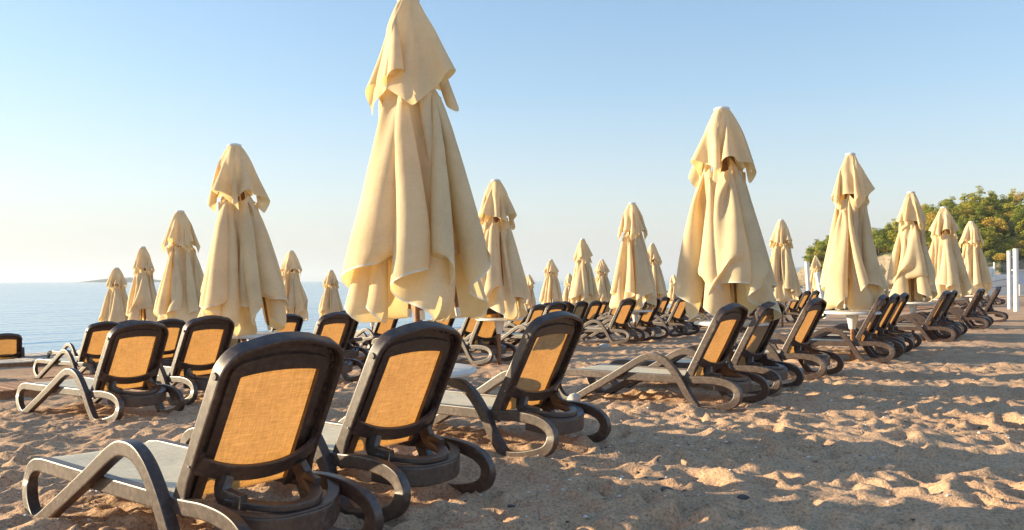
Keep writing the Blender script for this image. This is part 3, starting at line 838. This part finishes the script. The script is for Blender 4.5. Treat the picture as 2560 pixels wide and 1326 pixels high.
def sheet(P, name, parent, smooth=True, crown=None):
    if crown is not None:                          # close the cloth up to the finial
        th = np.arctan2(P[0, :, 1], P[0, :, 0]); q = np.hypot(P[0, :, 0], P[0, :, 1])
        add = []
        for f in (0., .35, .7):
            r = .066+(q-.066)*f; add.append(np.stack([r*np.cos(th), r*np.sin(th), crown+(P[0, :, 2]-crown)*f**1.5], 1))
        P = np.concatenate([np.array(add), P], 0)
    NR, NC = P.shape[:2]
    hem = P[-2]*.22+P[-1]*.78                     # narrow woven border along the edge
    P = np.concatenate([P[:-1], hem[None], P[-1:]], 0); NR += 1
    me = bpy.data.meshes.new(name)
    F = [(i*NC+j, (i+1)*NC+j, (i+1)*NC+(j+1) % NC, i*NC+(j+1) % NC) for i in range(NR-1) for j in range(NC)]
    me.from_pydata(P.reshape(-1, 3).tolist(), [], F)
    mi = [0]*len(F)
    if crown is None:
        for j in range(NC): mi[(NR-2)*NC+j] = 1
    o = link_mesh(name, me, [M['canvas'], M['hem']], parent)
    md = o.modifiers.new('s', 'SUBSURF'); md.levels = 1; md.render_levels = 1
    me.polygons.foreach_set('material_index', mi); me.polygons.foreach_set('use_smooth', [True]*len(F))
    dg = bpy.context.evaluated_depsgraph_get(); dg.update()
    ne = bpy.data.meshes.new_from_object(o.evaluated_get(dg)); ne.name = name
    o.modifiers.clear(); o.data = ne
    return o

HUB = 2.80
def umbrella_protos():
    nv = 5
    X, ph, az = fold_cloth(nv, 3, 1.42, .27, 12, 27, (.04, HUB), (4.5, 9), push=9., bend=.034, steps=(100, 110), wedge=8., midf=1.12, rmax=(.17, .21, .54), keep=.14)
    nb = 22; rad = np.zeros((nv, nb, 48))
    for v in range(nv):
        p = X[v].reshape(-1, 3); p = p[p[:, 2] > 1.75]; q = np.hypot(p[:, 0], p[:, 1])
        a = ((np.arctan2(p[:, 1], p[:, 0])/(2*PI)*48).astype(int)) % 48; zi = np.clip(((p[:, 2]-1.8)/1.05*21).round().astype(int), 0, 21)
        for da in (-1, 0, 1):
            for dz in (-1, 0, 1): np.maximum.at(rad[v], (np.clip(zi+dz, 0, 21), (a+da) % 48), q)
    vi = np.arange(nv)[:, None]
    def rfun(z, th):
        zi = np.clip(((z-1.8)/1.05*21).round().astype(int), 0, 21); ai = ((th/(2*PI)*48).astype(int)) % 48
        return np.maximum(np.clip(.40*np.sqrt(np.maximum(2.875-z, 0)), .066, .20)*(.86+.14*np.cos(4*th+zi*.0+vi)), rad[vi, zi, ai]+.012)
    C, _, _ = fold_cloth(nv, 5, .545, .14, 8, 14, (.072, 2.875), (8, 12), push=2., pin_tip=False, rfun=rfun, wedge=12, steps=(80, 120), bend=.04)
    out = []
    for v in range(nv):
        root = empty('closed_umbrella', (0, 0, -60-v))
        sheet(X[v], 'canopy', root); sheet(C[v], 'top_flap', root, crown=2.852)
        mb = MB(); mb.tube((0, 0, -.75), (0, 0, 2.84), .031, .031, 16); mb.build('pole', M['wood'], root)
        mb = MB(); mb.lathe([(0, 2.882), (.045, 2.879), (.074, 2.869), (.079, 2.858), (.076, 2.846), (0, 2.845)], 24)
        mb.build('finial', M['white'], root)
        mb = MB(); mb.lathe([(.034, 1.30), (.058, 1.305), (.062, 1.36), (.05, 1.40), (.034, 1.40)], 18); mb.build('runner', M['white'], root)
        for k in range(8):
            Rk = (1.42*1.12 if k % 2 == 0 else 1.42*math.sqrt(2))*1.035
            d = Vector((math.sin(ph[v, k])*math.cos(az[v, k]), math.sin(ph[v, k])*math.sin(az[v, k]), -math.cos(ph[v, k])))
            p0 = Vector((.04*math.cos(az[v, k]), .04*math.sin(az[v, k]), HUB)); p1 = p0+d*Rk
            q = p0+Vector((-d.x*.0, -d.y*.0, 0))
            mb = MB(); side = Vector((-math.sin(az[v, k]), math.cos(az[v, k]), 0)); o2 = d.cross(side)
            mb.sweep([p0+d*.05-o2*.012, p1-o2*.012-d*.03], [(side, o2)]*2, rsec(.018, .028, .003), smooth=False)
            rb = mb.build('rib', M['wood'], root)
            mb = MB(); mb.sweep([p1-o2*.012-d*.045, p1-o2*.010+d*.014], [(side, o2)]*2, rsec(.030, .036, .008)); mb.build('rib_tip', M['white'], rb)
        out.append(root)
    return out
UP = umbrella_protos(); used_u = [False]*len(UP)
# x, y, variant, turn, lean to -x (degrees), size, label
UMB = [
 (-.585, 5.27, 1, 66, 1.6, .955, 'biggest cream umbrella, closed, its finial cut off by the top of the picture'),
 (-3.05, 9.40, 0, 150, 2.6, 1.0, 'closed cream umbrella leaning over the lounger pair at the boardwalk, white ring at its hem'),
 (-5.98, 15.0, 2, 75, 1.8, 1.0, 'closed umbrella second in the line towards the sea, behind the leaning one'),
 (-10.05, 22.5, 3, 10, 1.5, 1.0, 'closed umbrella third in the line towards the sea, with a dark slit below its flap'),
 (-12.30, 25.6, 1, 200, 1, .92, 'closed umbrella outermost in the line towards the sea, before the low island'),
 (-6.44, 24.0, 3, 130, .5, .95, 'closed greyish umbrella standing against the sea right of the leaning one'),
 (-6.75, 30.6, 2, 220, 0, .88, 'smallest umbrella rising from the sea horizon just beside the biggest umbrella'),
 (-3.92, 23.0, 0, 40, 0, .86, 'closed umbrella half hidden behind the biggest one, over a small round table'),
 (-.95, 22.0, 1, 300, 0, .97, 'closed umbrella hidden between the biggest one and the slim tall one'),
 (-.20, 12.8, 3, 245, 1.0, 1.0, 'slim tall closed umbrella standing close to the right side of the biggest one'),
 (.80, 39.0, 0, 10, 0, .82, 'tiny cream umbrella between the slim tall one and the whitish one'),
 (1.72, 36.0, 2, 95, 0, .98, 'small whitish umbrella alone before the open sea'),
 (2.93, 42.0, 3, 30, 0, .85, 'tiny umbrella edge showing between the whitish one and its taller neighbour'),
 (2.31, 26.5, 1, 70, .5, 1.03, 'mid sized cream umbrella between the whitish one and the broad middle one'),
 (4.06, 37.0, 0, 260, 0, .97, 'small umbrella just left of the broad middle one'),
 (2.60, 17.3, 2, 310, 1.2, 1.03, 'broad closed umbrella standing over the trio of orange loungers'),
 (5.10, 29.5, 3, 110, 1, 1.02, 'umbrella peeping out from behind the broad middle one'),
 (9.46, 48.0, 1, 15, 0, .80, 'tiny distant umbrella beside the wooden jetty'),
 (9.70, 45.0, 2, 190, 0, .80, 'tiny distant umbrella half hidden by the thick poled one'),
 (7.42, 22.5, 3, 200, .6, 1.03, 'closed umbrella behind the thick poled one, with a round head and a white table below'),
 (16.7, 45.0, 0, 120, .5, 1.03, 'slim umbrella standing between the two leaning white poles'),
 (2.23, 8.35, 0, 285, 1.8, 1.0, 'large closed umbrella with a thick brown pole, over the trio by the round white stone'),
 (4.73, 11.4, 2, 140, .4, 1.0, 'closed umbrella over a round white table, before the wooded headland'),
 (7.92, 16.2, 3, 330, .6, 1.0, 'closed umbrella with wide flaring hem over the table with white legs'),
 (10.33, 19.5, 1, 160, 1.2, 1.0, 'domed closed umbrella with a dark opening below its flap, before the green wood'),
 (13.58, 24.2, 2, 20, .5, 1.0, 'last closed umbrella of the row before the two white posts')]
for i_, (x, y, v, rz, lean, s, lb) in enumerate(UMB):
    if i_ % 5 in (1, 4): v = 4
    if used_u[v]: o = copy_tree(UP[v])
    else: o = UP[v]; used_u[v] = True
    o.location = (x, y, ground(x, y)-.01+(.20 if x == -.585 else 0)); w_ = {0: .92, 22: .86}.get(i_, .94+.12*((i_*37) % 10)/10); o.scale = (w_, w_, s) if s > .9 else (s+.06, s+.06, s)
    q = Quaternion((0, 1, 0), -R(lean)) @ Quaternion((0, 0, 1), R(rz)); o.rotation_euler = q.to_euler()
    tag(o, lb, 'umbrella', 'closed cream beach umbrellas')
for i, (x, y, v) in enumerate([(18.3, 44, 1), (20.1, 46.5, 3), (16.0, 48.5, 2), (21.8, 48.5, 0), (23.6, 50.5, 1), (14.2, 42.0, 3), (25.5, 53, 2)]):
    o = copy_tree(UP[v]); o.location = (x, y, ground(x, y)); o.rotation_euler = (0, 0, i*1.3)
    tag(o, 'distant cream umbrella in the crowded rows behind the table umbrellas', 'umbrella', 'distant cream umbrellas')

# ------------------------------------------------------------------ tables on the poles
def table_proto():
    root = empty('side_table')
    mb = MB(); mb.lathe([(.0, .690), (.34, .690), (.362, .684), (.372, .670), (.368, .655), (.350, .650), (.34, .660), (.034, .662)], 40); mb.build('table_top', M['white'], root, 50)
    mb = MB(); mb.lathe([(.036, .660), (.085, .655), (.075, .60), (.055, .50), (.044, .44), (.036, .44)], 24); mb.build('collar', M['white'], root)
    return root
TP = table_proto(); tfirst = [True]
TAB = [(-.60, 5.34, -.135, 'white round table at the biggest umbrella, only its edge showing past the lounger'), (-2.95, 9.43, .0, 'white table below the leaning umbrella, behind the frontmost lounger'),
 (-6.44, 24.0, 0, 'tiny white table on a thin pole below the greyish umbrella at the sea'), (-3.92, 23.0, 0, 'white round table beside the biggest umbrella, seen against flat loungers and water'),
 (-.20, 12.8, .02, 'white table below the slim tall umbrella'), (7.42, 22.5, .08, 'white table below the round headed umbrella behind the trio'),
 (4.73, 11.4, -.02, 'large round white table clamped on a brown pole in front of the leaning white poles'), (7.92, 16.2, 0, 'white table with pale legs below the wide flaring umbrella'),
 (10.33, 19.5, 0, 'white table below the domed umbrella'), (13.58, 24.2, 0, 'white table below the last umbrella of the row'),
 (2.60, 17.3, 0, 'white table hidden below the broad middle umbrella'), (2.23, 8.35, 0, 'white table behind the backs of the trio at the thick brown pole'),
 (16.0, 37.5, 0, 'small white table in the far rows behind the brown table pole'), (17.6, 39.5, 0, 'second small white table in the far rows beyond the brown table pole')]
for x, y, dz, lb in TAB:
    if tfirst[0]: o = TP; tfirst[0] = False
    else: o = copy_tree(TP)
    o.location = (x, y, ground(x, y)+dz); tag(o, lb, 'table', 'white round tables on the umbrella poles')

# ------------------------------------------------------------------ boardwalks
def boardwalk(name, t0, t1, s0, w, z, mat, label, tilt=0):
    root = empty(name); D = Vector((.629, .777, 0)); L = Vector((LX, LY, 0)); mb = MB(); rng = random.Random(int(s0*10))
    gh = float(np.interp(s0, SXK, SHK))
    t = t0
    while t < t1:
        wd = .115; a = D*t+L*(s0-w/2); zz = gh+z+rng.uniform(-.004, .004)
        Mx = Matrix.Identity(4); Mx.col[0][:3] = D; Mx.col[1][:3] = L; Mx.translation = a
        mb.box(0, 0, zz, wd, w, zz+.024, 0, Mx); t += wd+.012
    mb.build('decking', mat, root)
    for e in (0.02, w-.08):
        mb = MB(); Mx = Matrix.Identity(4); Mx.col[0][:3] = D; Mx.col[1][:3] = L; Mx.translation = D*t0+L*(s0-w/2+e)
        mb.box(0, 0, gh+z-.10, t1-t0, .06, gh+z-.002, 0, Mx); mb.build('beam', M['edgewood'], root)
    tag(root, label, 'boardwalk', 'wooden walkways over the sand')
boardwalk('boardwalk', -2.5, 9.6, 18.4, .85, .13, M['oldwood'], 'nearer of the two pale grey board walkways by the sea, with a dark lower edge')
boardwalk('boardwalk', -2.0, 12.5, 20.9, .85, .13, M['oldwood'], 'pale grey board walkway farther out, closest to the water')
boardwalk('boardwalk', 1.5, 11.6, 11.35, .9, .11, M['edgewood'], 'reddish wooden walkway behind the second rank of loungers')
boardwalk('boardwalk', 36.5, 43.0, 9.2, 1.6, .05, M['edgewood'], 'low orange wooden platform behind the brown table pole')

# ------------------------------------------------------------------ jetty by the water
def jetty():
    root = empty('jetty', (10.4, 54.5, SEA)); mb = MB()
    mb.box(-1.6, -.6, 1.0, 1.6, .6, 1.12); mb.build('deck', M['wood'], root)
    mb = MB(); mb.box(-1.6, -.62, 1.42, 1.6, -.54, 1.50); mb.build('rail', M['wood'], root)
    for x in (-1.5, -.5, .5, 1.5):
        mb = MB(); mb.tube((x, -.54, -.8), (x, -.54, 1.46), .055, .055, 8); mb.build('post', M['wood'], root)
    tag(root, 'small wooden jetty with a railing standing at the water between umbrellas', 'jetty')
jetty()

# ------------------------------------------------------------------ white poles
def pole(name, x, y, h, r, lean, label, group, lean_y=0):
    root = empty(name, (x, y, ground(x, y))); mb = MB(); mb.tube((0, 0, -.4), (0, 0, h), r, r, 20, cap=False); mb.build('shaft', M['whitepaint'], root)
    mb = MB(); mb.lathe([(r*1.0, h-.02), (r*1.06, h-.02), (r*1.06, h+.01), (r*.9, h+.022), (0, h+.024)], 20); mb.build('cap', M['white'], root)
    root.rotation_euler = (R(lean_y), R(lean), 0); tag(root, label, 'post', group)
pole('white_post', 19.6, 32.3, 2.27, .075, -.5, 'shorter and farther of the two upright white posts by the last lounger', 'upright white posts')
pole('white_post', 18.02, 29.3, 2.22, .085, -.6, 'nearer and taller of the two upright white posts by the last lounger', 'upright white posts')
pole('white_post', 12.35, 34.0, 2.2, .085, -3.4, 'white pole leaning slightly, left of the slim umbrella at the cliff', 'leaning white poles')
pole('white_post', 11.2, 29.3, 1.62, .085, -10.8, 'white pole leaning strongly in front of the slim umbrella at the cliff', 'leaning white poles')

# ------------------------------------------------------------------ white beach bar at the right
def beach_bar():
    root = empty('beach_bar', (36.5, 62, .0)); W = M['whitepaint']; mb = MB()
    mb.box(-1.2, 0, -.1, 9, .15, 1.25); mb.build('front_wall', W, root)
    mb = MB(); mb.add([(-3.0, -.4, 0), (-1.2, -.4, 0), (-1.2, -.4, .95), (-3.0, 1.6, 0), (-1.2, 1.6, 0), (-1.2, 1.6, .95)], [(0, 1, 2), (5, 4, 3), (0, 2, 5, 3), (0, 3, 4, 1), (1, 4, 5, 2)]); mb.build('ramp', W, root)
    mb = MB(); mb.box(-1.3, 2.2, -.1, 1.2, 2.5, 2.1); mb.box(1.4, 2.2, -.1, 9, 2.5, 1.5); mb.build('rear_wall', W, root)
    for x in (-1.25, 0, 1.2):
        mb = MB(); mb.tube((x, 2.1, -.1), (x, 2.1, 2.45), .06, .06, 8); mb.build('corner_post', W, root)
    blue = simple('blue_grey_paint', (.30, .36, .50), .5, .05); mb = MB()
    for a, c in (((-3.0, -.5, .55), (1.4, -.5, 1.25)), ((-3.0, -.5, .15), (1.4, -.5, .72))): mb.tube(a, c, .03, .03, 8)
    mb.tube((1.4, -.5, 0), (1.4, -.5, 1.35), .045, .045, 8); mb.build('railing', blue, root)
    tag(root, 'low white beach bar with ramp and blue railing at the foot of the headland', 'beach bar')
    root = empty('white_stall', (38.2, 60.5, 0.)); pan = simple('pale_blue_panel', (.50, .58, .68), .6, .05); mb = MB(); mb.box(-.9, -.02, .75, 1.6, .04, 1.75); mb.build('panel', pan, root)
    for x in (-.8, .3, 1.4):
        mb = MB(); mb.box(x, -.05, -.1, x+.12, .07, .75); mb.build('leg', M['white'], root)
    mb = MB(); mb.box(-1.0, -.2, 1.75, 1.7, .6, 1.83); mb.build('top', M['white'], root)
    tag(root, 'white stall with a pale blue front panel beside the two upright posts', 'stall')
beach_bar()

# ------------------------------------------------------------------ small things on the sand
def blob(name, x, y, r, sq, mat, label, cat, seed, sub=3, z=None):
    bm = bmesh.new(); bmesh.ops.create_icosphere(bm, subdivisions=sub, radius=1); rng = random.Random(seed)
    o = Vector((rng.uniform(0, 9),)*3)
    from mathutils import noise as mn
    for v in bm.verts:
        k = 1+.16*mn.noise(v.co*1.1+o)+.05*mn.noise(v.co*3+o); v.co = Vector((v.co.x*k*sq[0], v.co.y*k*sq[1], v.co.z*k*sq[2]))*r
    for f in bm.faces: f.smooth = True
    me = bpy.data.meshes.new(name); bm.to_mesh(me); bm.free()
    ob = link_mesh(name, me, mat); ob.location = (x, y, (zt(x, y) if z is None else z)+r*sq[2]*.55); ob.rotation_euler = (0, 0, rng.uniform(0, 3)); tag(ob, label, cat)
palestone = simple('pale_stone', (.52, .47, .41), .85, .2, 30, .4)
darkstone = simple('dark_stone', (.085, .075, .075), .7, .3, 40, .3)
blob('stone', .575, 7.62, .062, (1, 1, .95), palestone, 'round whitish stone at the front foot of a lounger', 'stone', 3)
blob('stone', .765, 4.05, .030, (1.3, .8, .6), darkstone, 'dark grey pebble lying alone on the shaded front sand', 'pebble', 5)
blob('stone', 2.62, 4.37, .034, (1.9, .7, .5), darkstone, 'long dark pebble near the right edge of the front sand', 'pebble', 6)
blob('stone', 1.16, 4.12, .026, (1.2, .9, .7), darkstone, 'small dark pebble half buried in the shaded front sand', 'pebble', 8)
blob('stone', 1.78, 15.8, .10, (1.7, 1, .7), palestone, 'pale lump of stone below the first orange lounger of the middle trio', 'stone', 9)
blob('stone', 6.1, 19.6, .16, (1.4, 1, .9), palestone, 'big pale stone under the far lounger left of the bluish sided one', 'stone', 12)
def tub():
    root = empty('plastic_tub', (-.94, 4.98, zt(-.94, 4.98)-.01), R(12)); cream = simple('cream_plastic', (.66, .55, .46), .5, .08, 9)
    mb = MB(); a, b2, h = .085, .112, .19
    def ringp(r, z): return [(x*r+(0), y*r, z) for x, y in rsec(2, 1.6, .35)]
    P = [ringp(a, 0), ringp(b2, h), ringp(b2*1.06, h), ringp(b2*1.06, h+.012), ringp(b2*.96, h+.012), ringp(a*.95, .01)]
    V = [p for r in P for p in r]; k = 20
    mb.add(V, [(i*k+t, i*k+(t+1) % k, (i+1)*k+(t+1) % k, (i+1)*k+t) for i in range(5) for t in range(k)]+[tuple(range(k-1, -1, -1)), tuple(5*k+t for t in range(k))])
    mb.build('body', cream, root, 30)
    root.rotation_euler = (0, 0, R(12)); tag(root, 'cream white plastic tub standing on the sand below the second lounger', 'tub')
tub()
def scrap():
    mb = MB(); pts = []; x0, y0 = 2.62, 8.15; z0 = zt(x0, y0)
    P = catmull([(0, 0), (-.03, .06), (-.05, .12), (.0, .13), (.06, .09), (.13, .06), (.17, .0)], 6)
    pts = [Vector((x0+p[0]*1.0, y0-p[1]*.9+.1, z0+.012+.012*math.sin(i*.5))) for i, p in enumerate(P)]
    fr = []
    for i in range(len(pts)):
        t = (pts[min(i+1, len(pts)-1)]-pts[max(i-1, 0)]).normalized(); u = Vector((0, 0, 1)); fr.append((t.cross(u).normalized(), u))
    mb.sweep(pts, fr, rsec(.022, .006, .0025)); tag(mb.build('plastic_strip', M['white']), 'twisted white strip of plastic lying on the shaded sand', 'litter')
scrap()
def pebbles():
    rng = np.random.RandomState(8); mb = MB(); base = [(0, 0, 1), (1, 0, 0), (0, 1, 0), (-1, 0, 0), (0, -1, 0), (0, 0, -1)]
    bm = bmesh.new(); bmesh.ops.create_icosphere(bm, subdivisions=1, radius=1); bv = np.array([v.co[:] for v in bm.verts]); bf = [tuple(v.index for v in f.verts) for f in bm.faces]; bm.free()
    cl = [(rng.uniform(-2.5, 4.5), rng.uniform(2.9, 8)) for _ in range(26)]
    for k in range(2600):
        if k % 3:
            c = cl[rng.randint(len(cl))]; x = c[0]+rng.normal(0, .28); y = c[1]+rng.normal(0, .2)
        else:
            r = 2.8+8*rng.rand(); t = rng.uniform(-.7, .66); x = r*math.sin(t); y = r*math.cos(t)
        s = rng.gamma(2., .0019)+.0018; s = min(s, .014)
        q = bv*(1+rng.normal(0, .18, bv.shape))*s*np.array([rng.uniform(.8, 1.5), rng.uniform(.7, 1.1), rng.uniform(.45, .8)])
        mb.add(q+np.array([x, y, zt(x, y)+s*.2]), bf, int(rng.choice(3, p=[.45, .25, .3])), True)
    o = mb.build('pebbles', [simple('shell_white', (.70, .66, .60), .6, .1), darkstone, simple('brown_pebble', (.30, .20, .14), .8, .2)], angle=180)
    tag(o, 'scattered pebbles and shell bits on the sand', 'pebbles', kind='stuff')
pebbles()

# ------------------------------------------------------------------ light, sky, camera
ELEV = R(11.5); AZ = Vector((-.985, .172, 0)).normalized()
to_sun = Vector((AZ.x*math.cos(ELEV), AZ.y*math.cos(ELEV), math.sin(ELEV)))
sun = bpy.data.lights.new('sun', 'SUN'); sun.energy = 4.8; sun.angle = R(.6); sun.color = (1.0, .825, .54)
so = bpy.data.objects.new('sun', sun); COL.objects.link(so); so.rotation_euler = to_sun.to_track_quat('Z', 'Y').to_euler(); so.location = (-30, -8, 12)
W = bpy.data.worlds.new('World'); SC.world = W; W.use_nodes = True
nt = W.node_tree; bg = nt.nodes['Background']
sky = nt.nodes.new('ShaderNodeTexSky'); sky.sky_type = 'NISHITA'; sky.sun_disc = False
sky.sun_elevation = ELEV; sky.sun_rotation = math.atan2(AZ.x, AZ.y)
sky.altitude = 0; sky.air_density = 1.0; sky.dust_density = .35; sky.ozone_density = 2.4
gm = nt.nodes.new('ShaderNodeGamma'); gm.inputs[1].default_value = .7; nt.links.new(sky.outputs[0], gm.inputs[0])
hs = nt.nodes.new('ShaderNodeHueSaturation'); hs.inputs['Saturation'].default_value = 1.27; nt.links.new(gm.outputs[0], hs.inputs['Color'])
mu = mix(nt, 1.0, hs.outputs[0], (1.70, 1.62, 1.62), 'MULTIPLY')
# pale sea haze low in the sky, all round
tcw = nt.nodes.new('ShaderNodeTexCoord'); spw = nt.nodes.new('ShaderNodeSeparateXYZ'); nt.links.new(tcw.outputs['Generated'], spw.inputs[0])
rw = ramp(nt, spw.outputs[2], [(0, (.92,)*3), (.035, (.85,)*3), (.11, (.42,)*3), (.22, (.13,)*3), (.45, (0, 0, 0))])
nt.links.new(mix(nt, rw.outputs[0], mu, (2.9, 2.88, 2.82)), bg.inputs['Color']); bg.inputs['Strength'].default_value = .1
# thin sea air round the whole place
mb = MB(); mb.box(-27500, -27500, -4.4, 27500, 27500, 240)
hm = bpy.data.materials.new('sea_air'); hm.use_nodes = True; hn = hm.node_tree; hn.nodes.remove(hn.nodes['Principled BSDF'])
pv = hn.nodes.new('ShaderNodeVolumePrincipled'); pv.inputs['Color'].default_value = (.80, .88, 1.0, 1); pv.inputs['Density'].default_value = 1.1e-4; pv.inputs['Anisotropy'].default_value = .2
hn.links.new(pv.outputs[0], hn.nodes['Material Output'].inputs['Volume'])
tag(mb.build('haze', hm), 'thin pale sea haze', 'haze', kind='stuff')
cam = bpy.data.cameras.new('camera'); co = bpy.data.objects.new('camera', cam); COL.objects.link(co); SC.camera = co
cam.sensor_width = 36; cam.lens = 36*2050/2560; cam.shift_y = 39.5/2560; cam.clip_start = .05; cam.clip_end = 60000
co.location = (0, 0, 1.1); co.rotation_euler = (R(90), R(.155), 0)
SC.render.resolution_x = 1024; SC.render.resolution_y = 530
vs = SC.view_settings; vs.view_transform = 'Standard'; vs.look = 'None'; vs.gamma = 1; vs.exposure = 1.33; vs.use_curve_mapping = False
SC.cycles.max_bounces = 6; SC.cycles.diffuse_bounces = 3; SC.cycles.glossy_bounces = 3; SC.cycles.transmission_bounces = 4; SC.cycles.transparent_max_bounces = 4
SC.cycles.use_denoising = True
try: SC.cycles.denoiser = 'OPENIMAGEDENOISE'
except Exception: pass
SC.cycles.sample_clamp_indirect = 6
